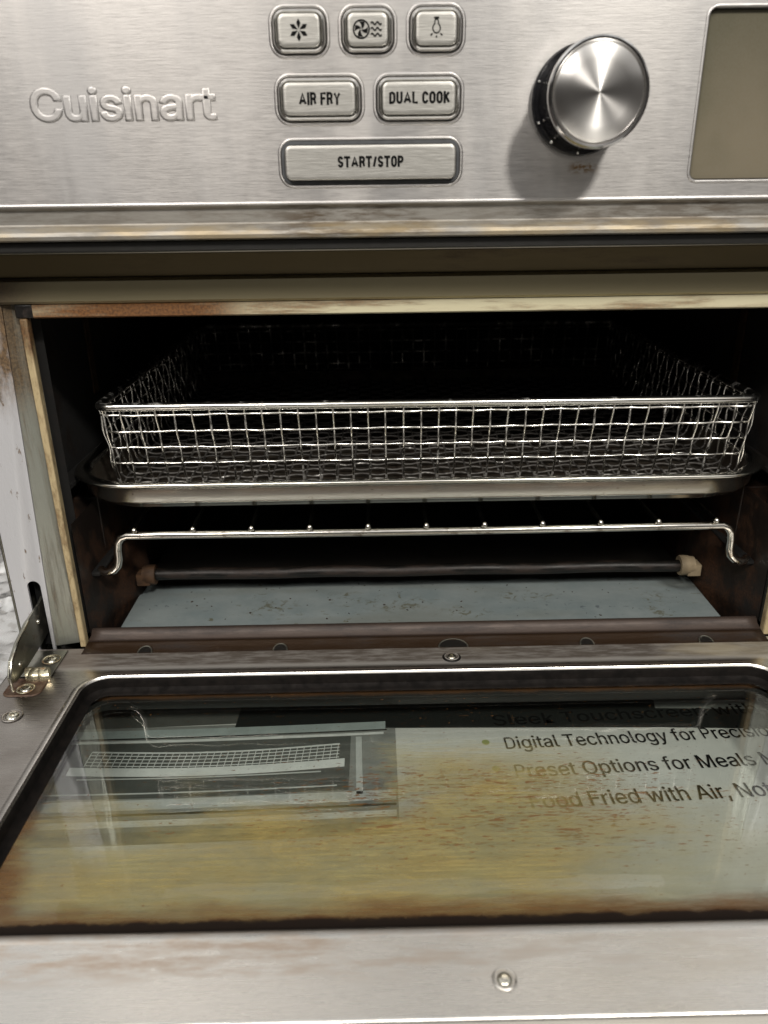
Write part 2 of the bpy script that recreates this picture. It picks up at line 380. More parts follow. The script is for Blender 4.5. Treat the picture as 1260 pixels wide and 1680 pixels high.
# ------------------------------------------------------------------ mesh kit
def box(bm, x0, x1, y0, y1, z0, z1):
    v = [bm.verts.new(p) for p in ((x0,y0,z0),(x1,y0,z0),(x1,y1,z0),(x0,y1,z0),(x0,y0,z1),(x1,y0,z1),(x1,y1,z1),(x0,y1,z1))]
    for f in ((0,3,2,1),(4,5,6,7),(0,1,5,4),(1,2,6,5),(2,3,7,6),(3,0,4,7)): bm.faces.new([v[i] for i in f])
def prism_x(bm, prof, x0, x1, nx=1, jit=None):
    rows = []
    for i in range(nx+1):
        x = x0+(x1-x0)*i/nx
        rows.append([bm.verts.new((x, y, z+(jit(x) if jit else 0))) for y, z in prof])
    n = len(prof)
    for i in range(nx):
        for j in range(n):
            k = (j+1) % n
            bm.faces.new((rows[i][j], rows[i+1][j], rows[i+1][k], rows[i][k]))
    bm.faces.new(rows[0]); bm.faces.new(rows[-1][::-1])
def sheet_x(bm, prof, x0, x1, nx=1):
    rows = []
    for i in range(nx+1):
        x = x0+(x1-x0)*i/nx
        rows.append([bm.verts.new((x, y, z)) for y, z in prof])
    for i in range(nx):
        for j in range(len(prof)-1):
            bm.faces.new((rows[i][j], rows[i+1][j], rows[i+1][j+1], rows[i][j+1]))
def tube(bm, pts, r, n=8, closed=False, cap=True):
    pts = [Vector(p) for p in pts]; N = len(pts); rings = []; prev = None
    for i, p in enumerate(pts):
        if closed: t = (pts[(i+1) % N]-pts[i-1]).normalized()
        else: t = (pts[min(i+1, N-1)]-pts[max(i-1, 0)]).normalized()
        if prev is None:
            a = Vector((0, 0, 1)) if abs(t.z) < .9 else Vector((1, 0, 0))
            u = t.cross(a).normalized()
        else:
            u = (prev-t*prev.dot(t)).normalized()
        prev = u; w = t.cross(u)
        rr_ = r(i) if callable(r) else r
        rings.append([bm.verts.new(p+(u*math.cos(2*PI*k/n)+w*math.sin(2*PI*k/n))*rr_) for k in range(n)])
    for i in range(N if closed else N-1):
        a, b = rings[i], rings[(i+1) % N]
        for k in range(n):
            bm.faces.new((a[k], a[(k+1) % n], b[(k+1) % n], b[k]))
    if cap and not closed: bm.faces.new(rings[0][::-1]); bm.faces.new(rings[-1])
def ball(bm, c, r, n=10):
    bmesh.ops.create_uvsphere(bm, u_segments=n, v_segments=max(6, n//2+1), radius=r, matrix=Matrix.Translation(c))
def rr(x0, x1, y0, y1, r, n=7):
    r = min(r, (x1-x0)/2-1e-5, (y1-y0)/2-1e-5); out = []
    for cx, cy, a in ((x1-r, y1-r, 0), (x0+r, y1-r, 90), (x0+r, y0+r, 180), (x1-r, y0+r, 270)):
        for i in range(n+1):
            t = math.radians(a+90*i/n); out.append((cx+r*math.cos(t), cy+r*math.sin(t)))
    return out
def loft(bm, rings, cap0=False, cap1=True):
    vs = [[bm.verts.new(p) for p in r] for r in rings]; n = len(vs[0])
    for a, b in zip(vs, vs[1:]):
        for k in range(n): bm.faces.new((a[k], a[(k+1) % n], b[(k+1) % n], b[k]))
    if cap0: bm.faces.new(vs[0][::-1])
    if cap1: bm.faces.new(vs[-1])
def rrloft(bm, rect, rad, prof, plane, cap0=False, cap1=True, n=7):
    """prof: list of (inset, depth); plane 'y': rect in xz; 'z': rect in xy"""
    rings = []
    for ins, d in prof:
        o = rr(rect[0]+ins, rect[1]-ins, rect[2]+ins, rect[3]-ins, max(rad-ins, .0003), n)
        rings.append([(a, d, b) if plane == 'y' else (a, b, d) for a, b in o])
    loft(bm, rings, cap0, cap1)
def lathe(bm, prof, loc, axis='z', n=28, start=0):
    rings = []
    for r, h in prof:
        ring = []
        for k in range(n):
            a = 2*PI*k/n; c, s_ = math.cos(a)*r, math.sin(a)*r
            ring.append((loc[0]+c, loc[1]+s_, loc[2]+h) if axis == 'z' else (loc[0]+c, loc[1]+h, loc[2]+s_))
        rings.append(ring)
    loft(bm, rings, False, False)
    bm.verts.ensure_lookup_table()
def new(): return bmesh.new()
def obj(name, bm, mat, parent=None, smooth=True, bevel=0, auto=35, origin=None):
    bmesh.ops.recalc_face_normals(bm, faces=bm.faces)
    if origin is not None: bmesh.ops.translate(bm, verts=bm.verts, vec=-Vector(origin))
    me = bpy.data.meshes.new(name); bm.to_mesh(me); bm.free()
    for mm in (mat if isinstance(mat, (list, tuple)) else [mat]): me.materials.append(mm)
    if smooth:
        me.shade_smooth()
        try: me.set_sharp_from_angle(angle=math.radians(auto))
        except Exception: pass
    o = bpy.data.objects.new(name, me); COL.objects.link(o)
    if origin is not None: o.location = origin
    if parent is not None:
        o.parent = parent
        pw = parent_world(parent); o.location = Vector(o.location)-pw
    if bevel:
        b = o.modifiers.new('bevel', 'BEVEL'); b.width = bevel; b.segments = 2; b.limit_method = 'ANGLE'
    return o
def parent_world(p):
    v = Vector((0, 0, 0))
    while p is not None: v += Vector(p.location); p = p.parent
    return v
def thing(name, label, cat, loc=(0, 0, 0), group=None):
    o = bpy.data.objects.new(name, None); COL.objects.link(o); o.location = loc; o.empty_display_size = .02
    return tag(o, label, cat, group)
def tag(o, label=None, cat=None, group=None, kind=None):
    if label: o['label'] = label
    if cat: o['category'] = cat
    if group: o['group'] = group
    if kind: o['kind'] = kind
    return o
FONT = None
try:
    FONT = bpy.data.fonts.load(bpy.utils.system_resource('DATAFILES')+'/fonts/Inter.woff2')   # ships inside Blender itself
except Exception:
    FONT = None
def text_mesh(body, width, height, depth, offset=0., bevel=0., spacing=1., bold=0.):
    c = bpy.data.curves.new('t', 'FONT'); c.body = body; c.size = 20
    if FONT: c.font = FONT
    c.space_character = spacing
    c.offset = offset; c.extrude = .02; c.bevel_depth = bevel*20; c.bevel_resolution = 2; c.resolution_u = 6 if bevel else 3
    o = bpy.data.objects.new('t', c); COL.objects.link(o); bpy.context.view_layer.update()
    dg = bpy.context.evaluated_depsgraph_get()
    me = bpy.data.meshes.new_from_object(o.evaluated_get(dg)); bpy.data.objects.remove(o)
    me.transform(Matrix.Scale(.05, 4))
    xs = [v.co.x for v in me.vertices]; ys = [v.co.y for v in me.vertices]
    zs = [v.co.z for v in me.vertices]; zr = max(zs)-min(zs)
    bm = new(); bm.from_mesh(me)
    if bold:
        for q in range(1, 7):        # thicken the strokes
            t = q*PI/3; off = len(bm.verts); bm.from_mesh(me); bm.verts.ensure_lookup_table()
            for v in bm.verts[off:]: v.co += Vector((bold*math.cos(t), bold*.55*math.sin(t), -q*.004*zr))
    bpy.data.meshes.remove(me)
    x0, x1, y0, y1 = min(xs), max(xs), min(ys), max(ys)
    kx, ky = width/(x1-x0), height
    for v in bm.verts:
        v.co = Vector(((v.co.x-x0)*kx, v.co.y*ky, (v.co.z-min(zs))/zr*depth))
    return bm, kx*1

_b, _ = text_mesh('T', 1, 1, 1)
CAP = max(v.co.y for v in _b.verts)-min(v.co.y for v in _b.verts)      # height of a capital at size 1
_b.free()
def arc(cx, cy, rx, ry, a0, a1, n=10):
    return [(cx+rx*math.cos(math.radians(a0+(a1-a0)*i/n)), cy+ry*math.sin(math.radians(a0+(a1-a0)*i/n))) for i in range(n+1)]
GL = {   # centre-line strokes of plain condensed capitals: width, strokes in a unit-high box
    'A': (.56, [[(.0, 0), (.5, 1), (1, 0)], [(.2, .30), (.8, .30)]]), 'I': (.0, [[(0, 0), (0, 1)]]),
    'R': (.40, [[(0, 0), (0, 1)], [(0, 1), (.55, 1)]+arc(.55, .745, .45, .255, 90, -90)+[(0, .49)], [(.55, .49), (.86, .38), (.92, .16), (1.02, 0)]]),
    'P': (.40, [[(0, 0), (0, 1)], [(0, 1), (.55, 1)]+arc(.55, .725, .45, .275, 90, -90)+[(0, .45)]]),
    'F': (.34, [[(0, 0), (0, 1), (1, 1)], [(0, .52), (.85, .52)]]), 'Y': (.50, [[(0, 1), (.5, .45), (1, 1)], [(.5, .47), (.5, 0)]]),
    'D': (.40, [[(0, 0), (0, 1), (.4, 1)]+arc(.4, .68, .6, .32, 90, 0)+arc(.4, .32, .6, .32, 0, -90)+[(0, 0)]]),
    'U': (.40, [[(0, 1)]+arc(.5, .30, .5, .30, 180, 360, 14)+[(1, 1)]]), 'L': (.33, [[(0, 1), (0, 0), (1, 0)]]),
    'O': (.40, [arc(.5, .70, .5, .30, 0, 180, 12)+arc(.5, .30, .5, .30, 180, 360, 12)+[(1, .70)]]),
    'C': (.40, [arc(.5, .70, .5, .30, 8, 180, 12)+arc(.5, .30, .5, .30, 180, 352, 12)]),
    'K': (.42, [[(0, 0), (0, 1)], [(.95, 1), (0, .40)], [(.33, .58), (1, 0)]]),
    'S': (.38, [arc(.5, .74, .48, .26, 10, 240, 14)+[(.75, .40)]+arc(.5, .26, .48, .26, 30, -170, 12)]),
    'T': (.44, [[(0, 1), (1, 1)], [(.5, 1), (.5, 0)]]), '/': (.22, [[(0, -.05), (1, 1.05)]])}
def stroke_caps(bm, body, cx, cz, w, h, y, wt):
    gap = .30; tot = sum(.34 if c == ' ' else GL[c][0]+gap for c in body)-gap
    k = (w-wt)/tot; x = cx-w/2+wt/2; hh = h-wt
    for c in body:
        if c == ' ': x += .34*k; continue
        gw, st = GL[c]
        for i, p in enumerate(st):
            pts = [(x+a*gw*k, cz-hh/2+b_*hh) for a, b_ in p]
            a, b_ = Vector(pts[0]), Vector(pts[1]); d = (a-b_).normalized()*wt*.45
            if abs(d.x) < 1e-5 or abs(d.y) < 1e-5: pts[0] = tuple(a+d)
            a, b_ = Vector(pts[-1]), Vector(pts[-2]); d = (a-b_).normalized()*wt*.45
            if abs(d.x) < 1e-5 or abs(d.y) < 1e-5: pts[-1] = tuple(a+d)
            stroke(bm, pts, wt, y-.000004*i)
            for q in pts[1:-1]:
                if c in 'LFDUORPCS': continue
        x += (gw+gap)*k

# ------------------------------------------------------------------ setting
bm = new(); box(bm, -3, 3, -3, 3, -.36, -.34)
tag(obj('countertop', bm, simple('dark_worktop', (.035, .025, .02), .35, scale=20)), kind='structure')

# ------------------------------------------------------------------ the oven
OV = thing('toaster_oven', 'stainless steel countertop air fryer toaster oven with its door lying open', 'toaster oven', (.17, .1, -.04))
CW = .345

# control panel body, cut for the buttons and the display
BUT = [  # x0,x1,z0,z1,kind
    (.1148, .1340, .2570, .2716, 's'), (.1388, .1574, .2571, .2716, 's'), (.1624, .1812, .2572, .2717, 's'),
    (.1154, .1456, .2359, .2508, 'r'), (.1506, .1812, .2358, .2507, 'r'), (.1155, .1812, .2151, .2302, 'g')]
DSP = (.2668, .3420, .2152, .2704)
bm = new()
prof = [(-.0300, .300), (-.0300, .2098), (-.0303, .2092), (-.0302, .2087), (-.0281, .2074), (-.0274, .2026), (-.0278, .2020), (-.0308, .2006), (-.0318, .1998), (-.0322, .1985), (-.0318, .1972),
        (-.0300, .1966), (.004, .1966), (.004, .300)]
prism_x(bm, prof, -.050, .395)
panel = obj('control_panel', bm, MAT['panel'], OV, auto=25)
cut = new()
for x0, x1, z0, z1, kd in BUT:
    rrloft(cut, (x0, x1, z0, z1), .0046 if kd != 'g' else .004, [(0, -.034), (0, -.0265)], 'y', True, True)
rrloft(cut, DSP, .003, [(0, -.034), (0, -.0272)], 'y', True, True)
cuto = obj('cut', cut, MAT['black'], None, smooth=False)
md = panel.modifiers.new('cut', 'BOOLEAN'); md.operation = 'DIFFERENCE'; md.object = cuto; md.solver = 'EXACT'
def apply(o, extra=None):
    bpy.context.view_layer.update()
    dg = bpy.context.evaluated_depsgraph_get()
    me = bpy.data.meshes.new_from_object(o.evaluated_get(dg)); o.modifiers.clear(); o.data = me
    if extra: bpy.data.objects.remove(extra)
cuto.matrix_world = Matrix.Identity(4)
apply(panel, cuto)
panel.data.shade_smooth(); panel.data.set_sharp_from_angle(angle=math.radians(25))
b = panel.modifiers.new('edge', 'BEVEL'); b.width = .0005; b.segments = 2; b.limit_method = 'ANGLE'; b.angle_limit = math.radians(60)

def legend(body, cx, cz, w, h, parent, y=-.03315, off=.012):
    bm = new(); stroke_caps(bm, body, cx, cz, w, h*1.0, y, .00080)
    return obj('legend', bm, MAT['ink'], parent, smooth=False)
def flat(bm, pts, y, t=.0001):
    loft(bm, [[(x, y, z) for x, z in pts], [(x, y-t, z) for x, z in pts]], True, True)
def stroke(bm, pts, w, y, t=.0001):
    n = len(pts); L, Rr = [], []
    for i, p in enumerate(pts):
        a = Vector(pts[max(0, i-1)]); b = Vector(pts[min(n-1, i+1)]); d = (b-a).normalized(); q = Vector((-d.y, d.x))*w/2
        L.append((p[0]+q.x, p[1]+q.y)); Rr.append((p[0]-q.x, p[1]-q.y))
    for i in range(n-1):
        flat(bm, [L[i], L[i+1], Rr[i+1], Rr[i]], y, t)

CAPF = -.0331
k = NT('button_cap_steel')
nzz = k.noise((160, 160, 2600), detail=3)
pc = k.pbsdf(k.mix(k.rng(nzz, .3, .7), (.37, .36, .335), (.50, .49, .46)), .44, 1., k.bump(nzz, .2, .0003), Anisotropic=.5)
tv = k.n('ShaderNodeCombineXYZ'); tv.inputs[2].default_value = 1; k.l(tv.outputs[0], pc.inputs['Tangent'])
MAT['cap'] = k.done(pc)
names = ['snowflake', 'fan', 'lamp', 'air', 'dual', 'start']
for i, (x0, x1, z0, z1, kd) in enumerate(BUT):
    rect = (x0, x1, z0, z1)
    ins = .0024 if kd != 'g' else .0019
    rad = .0046 if kd != 'g' else .004
    bm = new()
    rrloft(bm, rect, rad, [(ins-.0002, -.0262), (ins-.0002, -.0325), (ins, -.0329), (ins+.0004, -.0331), (ins+.0012, -.0331)], 'y')
    cap = obj('button', bm, MAT['cap'], OV)
    bm = new()
    if kd == 'g':
        rrloft(bm, rect, rad, [(.0002, -.0262), (.0002, -.0300), (.0005, -.0306), (.0014, -.0306), (.0017, -.0300), (.0018, -.027)], 'y', False, False)
        obj('bezel', bm, MAT['greyrubber'], cap)
    else:
        rrloft(bm, rect, rad, [(.0004, -.0262), (.00045, -.0303), (.0007, -.0314), (.0011, -.0322), (.0015, -.0324), (.0019, -.0320), (.0021, -.0312), (.0021, -.027)], 'y', False, False)
        obj('bezel', bm, MAT['chrome'], cap)
for rc, rd in [(b_[:4], .0046) for b_ in BUT]+[(DSP, .003)]:
    bm = new(); rrloft(bm, rc, rd, [(-.0012, -.0298), (-.0009, -.0302), (-.0004, -.0304), (.0000, -.0303), (.00025, -.0297), (.00025, -.0275)], 'y', False, False)
    obj('pressed_collar', bm, MAT['panel'], panel, auto=60)
# legends and symbols
cap = [o for o in OV.children if o.name.startswith('button')]
cap.sort(key=lambda o: o.name)
cx = lambda i: (BUT[i][0]+BUT[i][1])/2
cz = lambda i: (BUT[i][2]+BUT[i][3])/2
Y0 = CAPF-.00003
bm = new()
for a in range(6):
    t = math.radians(90+a*60); d = Vector((math.cos(t), math.sin(t))); q = Vector((-d.y, d.x)); c = Vector((cx(0), cz(0)))
    flat(bm, [tuple(c+d*.0003), tuple(c+d*.0022-q*.00075), tuple(c+d*.0034), tuple(c+d*.0022+q*.00075)], Y0)
obj('symbol', bm, MAT['ink'], cap[0], smooth=False)
bm = new(); c = Vector((cx(1)-.0022, cz(1)))
stroke(bm, [(c.x+.0027*math.cos(t*PI/16), c.y+.0027*math.sin(t*PI/16)) for t in range(33)], .00050, Y0)
for a in range(4):
    t0 = math.radians(a*90+20); pts = []
    for s_ in range(7): t = t0+s_*.12; rr_ = .0003+.0021*s_/6; pts.append((c.x+rr_*math.cos(t), c.y+rr_*math.sin(t)))
    for s_ in range(6, -1, -1): t = t0+.98+s_*.09; rr_ = .0003+.0021*s_/6; pts.append((c.x+rr_*math.cos(t), c.y+rr_*math.sin(t)))
    flat(bm, pts, Y0)
for w in range(3):
    stroke(bm, [(c.x+.0033+s_*.00023, c.y-.0017+w*.0017+.00042*math.sin(s_*PI/4)) for s_ in range(17)], .00050, Y0)
obj('symbol', bm, MAT['ink'], cap[1], smooth=False)
bm = new(); c = Vector((cx(2), cz(2)+.0002))
pts = [(-.0006, .0021), (-.0006, .0012), (-.0012, .0003), (-.0013, -.0005), (-.0008, -.0014), (0, -.0017), (.0008, -.0014), (.0013, -.0005), (.0012, .0003), (.0006, .0012), (.0006, .0021)]
stroke(bm, [(c.x+a, c.y+b_) for a, b_ in pts], .00040, Y0)
stroke(bm, [(c.x-.0009, c.y+.0029), (c.x+.0009, c.y+.0029)], .00050, Y0); stroke(bm, [(c.x-.0006, c.y+.0024), (c.x+.0006, c.y+.0024)], .00038, Y0)
stroke(bm, [(c.x-.0014, c.y-.0018), (c.x-.0020, c.y-.0024)], .00045, Y0); stroke(bm, [(c.x+.0014, c.y-.0018), (c.x+.0020, c.y-.0024)], .00045, Y0)
stroke(bm, [(c.x, c.y-.0024), (c.x, c.y-.0031)], .00045, Y0)
obj('symbol', bm, MAT['ink'], cap[2], smooth=False)
legend('AIR FRY', cx(3)+.0002, cz(3), .0148, .0041, cap[3], Y0, .02)
legend('DUAL COOK', cx(4)+.0002, cz(4)+.0001, .0216, .0039, cap[4], Y0, .02)
legend('START/STOP', cx(5), cz(5)+.0002, .0240, .0038, cap[5], Y0, .02)

# embossed maker's word on the panel
bm, _ = text_mesh('Cuisinart', .0665, 0.0096/CAP, .0012, 0, .034, 1.0)
for v in bm.verts: v.co = Vector((v.co.x+.0272, -.0300-v.co.z*.42+.0001, v.co.y+.2378))
lg = obj('logo_lettering', bm, MAT['panel'], panel, smooth=False)
lg.data.shade_smooth(); lg.data.set_sharp_from_angle(angle=math.radians(60))

# display
bm = new(); rrloft(bm, (DSP[0]+.0003, DSP[1]-.0003, DSP[2]+.0003, DSP[3]-.0003), .003, [(0, -.0270), (0, -.0279), (.0003, -.0282)], 'y')
dsp = obj('display', bm, MAT['lcd'], OV)

# knob
KC = (.2243, -.030, .2420)
bm = new(); lathe(bm, [(.0182, .0004), (.0182, -.0022), (.0176, -.0030), (.0160, -.0030), (.0001, -.0030)], KC, 'y', 64)
knob = obj('knob', bm, MAT['blackgloss'], OV, origin=KC)
bm = new(); lathe(bm, [(.0158, -.0030), (.0158, -.0060), (.0162, -.0064), (.0163, -.0205), (.0168, -.0215), (.0170, -.0226), (.0168, -.0236), (.0162, -.0241), (.0156, -.0240), (.0152, -.0234), (.0150, -.0231)], KC, 'y', 72)
obj('grip', bm, chrome('knob_chrome', (.62, .61, .60), .10, .02), knob, origin=KC)
bm = new(); lathe(bm, [(.01505, -.0231), (.0147, -.0238), (.0143, -.0241), (.010, -.02435), (.005, -.0246), (.0004, -.0248), (.00001, -.0248)], KC, 'y', 96)
obj('cap', bm, MAT['knobface'], knob, origin=KC)
bm = new()
for a, rr_ in ((205, .0005), (232, .0006), (268, .0005), (160, .0005), (318, .0005)):
    t = math.radians(a); ball(bm, (KC[0]+.0171*math.cos(t), KC[1]-.0034, KC[2]+.0171*math.sin(t)), rr_, 8)
obj('rim_dots', bm, MAT['chrome'], knob, origin=KC)

# gasket and strips between panel and mouth
bm = new(); box(bm, -.048, .393, -.0285, .002, .1925, .1964)
obj('gasket', bm, MAT['rubber'], OV, bevel=.0006)
bm = new(); box(bm, -.048, .393, .0005, .006, .1808, .1903); obj('upper_strip', bm, MAT['strip_dark'], OV, bevel=.0004)
bm = new()
prism_x(bm, [(-.0005, .1806), (-.0028, .1795), (-.0032, .1775), (-.0032, .1715), (-.0020, .1704), (.006, .1704), (.006, .1806)], -.048, .393)
obj('lower_strip', bm, MAT['strip_light'], OV)
bm = new()
prism_x(bm, [(-.0015, .1701), (-.0022, .1697), (-.0022, .1650), (-.0015, .1644), (.002, .1644), (.002, .1701)], .0030, .372, 40)
obj('mouth_frame_top', bm, MAT['frame_top'], OV)
for xa, xb, nm in ((-.0034, -.0002, 0), (CW+.0002, CW+.0034, 1)):
    bm = new()
    box(bm, xa, xb, -.0022, .002, .0005, .1642)
    obj('mouth_frame_side', bm, MAT['frame_side'], OV, bevel=.0006)
bm = new(); box(bm, -.0048, .0028, -.0016, .0025, .1644, .1701); obj('mouth_corner', bm, MAT['groove'], OV, bevel=.0005)

# side flanges: a tarnished slanted strip and a pale outer face with the hinge slot
for side in (0, 1):
    fx = (lambda x: x) if side == 0 else (lambda x: CW-x)
    bm = new()
    v = [bm.verts.new((fx(x), y, z)) for x, y, z in ((-.0104, .0000, .170), (-.0044, .0030, .170), (-.0050, .0030, .0005), (-.0166, .0000, .0005))]
    w = [bm.verts.new((q.co.x, .012, q.co.z)) for q in v]
    bm.faces.new(v); bm.faces.new(w[::-1])
    for i in range(4): bm.faces.new((v[i], w[i], w[(i+1) % 4], v[(i+1) % 4]))
    obj('slanted_strip', bm, MAT['strip_side'], OV)
    bm = new()
    v = [bm.verts.new((fx(x), -.0006, z)) for x, z in ((-.0322, .170), (-.0106, .170), (-.0168, -.0030), (-.0322, -.0030))]
    w = [bm.verts.new((q.co.x, .0008, q.co.z)) for q in v]
    bm.faces.new(v); bm.faces.new(w[::-1])
    for i in range(4): bm.faces.new((v[i], w[i], w[(i+1) % 4], v[(i+1) % 4]))
    fl = obj('side_flange', bm, MAT['flange'], OV)
    ct = new(); rrloft(ct, tuple(sorted((fx(-.0246), fx(-.0182))))+(-.006, .0378), .0032, [(0, -.004), (0, .009)], 'y', True, True)
    co = obj('cut', ct, MAT['black'], None, smooth=False)
    md = fl.modifiers.new('c', 'BOOLEAN'); md.object = co; md.solver = 'EXACT'; apply(fl, co)
    b = fl.modifiers.new('bevel', 'BEVEL'); b.width = .0007; b.segments = 2; b.limit_method = 'ANGLE'; b.angle_limit = math.radians(40)
    bm = new(); box(bm, *sorted((fx(-.0262), fx(-.0172))), .0092, .0105, -.004, .042); obj('slot_back', bm, MAT['black'], OV)
    # outer side wall of the housing
    bm = new(); box(bm, *sorted((fx(-.0340), fx(-.0326))), .0, .34, -.028, .300)
    obj('side_wall', bm, MAT['hinge'], OV, bevel=.0005)

# cavity
bm = new(); D = .300
box(bm, -.0150, CW+.0150, D, D+.002, -.012, .170)
box(bm, -.0130, CW+.0130, .0126, D, .1646, .1666)
box(bm, -.0130, -.0004, .0122, .0126, .0005, .1646)
box(bm, CW+.0004, CW+.0130, .0122, .0126, .0005, .1646)
box(bm, -.0150, -.0130, .002, D, -.012, .1666)
box(bm, CW+.0130, CW+.0150, .002, D, -.012, .1666)
box(bm, -.0150, CW+.0150, -.0015, D, -.014, -.012)
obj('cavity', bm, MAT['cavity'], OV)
for side in (0, 1):
    fx = (lambda x: x) if side == 0 else (lambda x: CW-x)
    bm = new()
    # lower baked liner bulging toward the crumb tray
    P_ = [(-.0000, .004), (.0022, .012), (.0026, .030), (.0060, .048), (.0100, .056), (.0100, .078), (.0060, .086), (.003, .110), (.0026, .290)]
    rows = []
    for z, kx in ((-.0115, 1.25), (.004, 1.15), (.018, 1.0), (.030, .55), (.036, .18), (.066, .12)):
        rows.append([bm.verts.new((fx(x*kx+.0003), y, z)) for x, y in P_])
    for a, b_ in zip(rows, rows[1:]):
        for j in range(len(P_)-1): bm.faces.new((a[j], a[j+1], b_[j+1], b_[j]))
    obj('side_liner', bm, MAT['cavity_low'], OV, auto=60)
    for z0, t in ((.0335, .0022),):      # guide ledges pressed into the wall
        bm = new(); box(bm, *sorted((fx(.0), fx(.0055 if z0 < .05 else .0035))), .016, .285, z0-t, z0)
        obj('rack_guide', bm, MAT['cavity'], OV, bevel=.0008)
    bm = new(); box(bm, *sorted((fx(-.0128), fx(-.0045))), .016, .285, .0765, .0797)
    obj('rack_guide', bm, MAT['cavity'], OV, bevel=.0008)
    bm = new(); box(bm, *sorted((fx(-.0129), fx(-.0118))), .096, .104, .108, .150)
    obj('rust_streak', bm, MAT['ceramic_burnt'], OV, bevel=.0006)
    bm = new(); box(bm, *sorted((fx(-.0129), fx(.0015))), .040, .052, .036, .066)
    obj('rust_streak', bm, MAT['cavity_low'], OV, bevel=.0008)

# heater
HY, HZ = .050, .0150
bm = new(); tube(bm, [(.022+i*(.301/24), HY, HZ+.0003*math.sin(i)) for i in range(25)], .0034, 20)
ht = obj('heating_element', bm, MAT['heater'], OV)
def holder(x0, x1, mat):
    bm = new(); s_ = 1 if x1 > x0 else -1
    n = 24; rings = []
    for x, r in ((x0, .0042), (x0, .0054), (x0+s_*.0006, .0058), (x0+s_*.0050, .0056), (x0+s_*.0056, .0052), (x1, .0050)):
        rings.append([(x, HY+r*math.cos(2*PI*k_/n), HZ+r*math.sin(2*PI*k_/n)) for k_ in range(n)])
    loft(bm, rings, True, True)
    box(bm, *sorted((x1-s_*.004, x1+s_*.003)), HY-.0048, HY+.003, HZ-.0046, HZ+.002)
    obj('ceramic_holder', bm, mat, ht, auto=50)
holder(.0235, .0165, MAT['ceramic_burnt']); holder(.3195, .3275, MAT['ceramic_clean'])

# front sill lip with its pressed notches
top = [(.0045, .0068), (.0040, .0082), (.0030, .0084), (.0016, .0078), (.0004, .0062), (-.0006, .0040), (-.0010, .0030)]
low = [(-.0010, .0030), (-.0020, .0022), (-.0050, .0010), (-.0078, .0004), (-.0080, -.0012)]
for prof, nm, mt in ((top, 'sill_upper', 'lip'), (low, 'sill_lower', 'lipd')):
    bm = new(); n = 60; rows = []
    for i in range(n+1):
        u = i/n; row = []
        for y, z in prof:
            fl_ = max(0, (.0062-z))**1*.55
            x = (.0022-fl_) + u*(CW-.0022+fl_ - (.0022-fl_)); row.append(bm.verts.new((x, y, z)))
        rows.append(row)
    for a, b_ in zip(rows, rows[1:]):
        for j in range(len(prof)-1): bm.faces.new((a[j], b_[j], b_[j+1], a[j+1]))
    o = obj(nm, bm, MAT[mt], OV, auto=60)
    so = o.modifiers.new('s', 'SOLIDIFY'); so.thickness = .0008; so.offset = -1
for x, r in ((.0308, .0034), (.0987, .0034), (.1859, .0072), (.2536, .0034), (.3140, .0034)):
    bm = new()
    pts = [(x+r*math.cos(PI*i/14), -.0082+.0042*math.sin(PI*i/14)*(1 if r < .005 else 1.35), .0007+.0009*math.sin(PI*i/14)) for i in range(15)]
    tube(bm, pts, .00045, 8)
    nt_ = obj('sill_notch', bm, MAT['hinge'], OV)
    bm = new(); c = bm.verts.new((x, -.0084, .0008)); vs = [bm.verts.new((p[0], p[1]-.0004, p[2]+.00012)) for p in pts]
    for a, b_ in zip(vs, vs[1:]): bm.faces.new((c, a, b_))
    obj('notch_hollow', bm, MAT['groove'], nt_)
bm = new(); box(bm, -.030, CW+.030, -.0012, .002, -.030, -.0034); obj('lower_rail', bm, MAT['groove'], OV)
bm = new(); box(bm, -.034, CW+.034, .002, .34, -.030, -.0145); obj('base_pan', bm, MAT['hinge'], OV)
bm = new(); box(bm, -.034, CW+.034, .3402, .3420, -.030, .300); obj('back_wall', bm, MAT['hinge'], OV)
for x in (.0, .345):
    for y in (.03, .31):
        bm = new(); lathe(bm, [(.0001, -.04), (.010, -.04), (.011, -.030)], (x, y, 0), 'z', 20); obj('foot', bm, MAT['rubber'], OV)

# ------------------------------------------------------------------ door (part of the oven)
DX0, DX1, DY0, DY1 = -.0315, .3765, -.1978, -.0016
WX0, WX1, WY0, WY1 = .0085, .3365, -.1682, -.0282
def ring_plate(bm, outer, inner):
    """flat ring between two same-count outlines"""
    a = [bm.verts.new(p) for p in outer]; b_ = [bm.verts.new(p) for p in inner]; n = len(a)
    for i in range(n): bm.faces.new((a[i], a[(i+1) % n], b_[(i+1) % n], b_[i]))
    return a, b_
bm = new(); rings = []
N_ = 12
for ins, z in ((.0010, -.0285), (0, -.027), (0, -.0016), (.0003, -.0007), (.0009, -.0001), (.0016, .0)):
    rings.append([(x, y, z) for x, y in rr(DX0+ins, DX1-ins, DY0+ins, DY1-ins, .004, N_)])
for ins, z in ((-.0034, .0), (-.0026, .0002), (-.0014, .0007), (-.0002, .0006), (.0006, -.0004), (.0010, -.0022), (.0012, -.0052)):
    rings.append([(x, y, z) for x, y in rr(WX0+ins, WX1-ins, WY0+ins, WY1-ins, .0120-ins, N_)])
loft(bm, rings, False, False)
bm.faces.ensure_lookup_table()
for f in bm.faces:
    c_ = f.calc_center_median()
    if c_.z < -.0006 and WX0-.0009 < c_.x < WX1+.0009 and WY0-.0009 < c_.y < WY1+.0009: f.material_index = 1
MAT['seal'] = simple('black_sealant', (.008, .006, .005), .75, var=.3, scale=220, bump=.4, Specular_IOR_Level=.15)
door = obj('door', bm, [MAT['door'], MAT['seal']], OV, auto=40)
bm = new(); rings = []
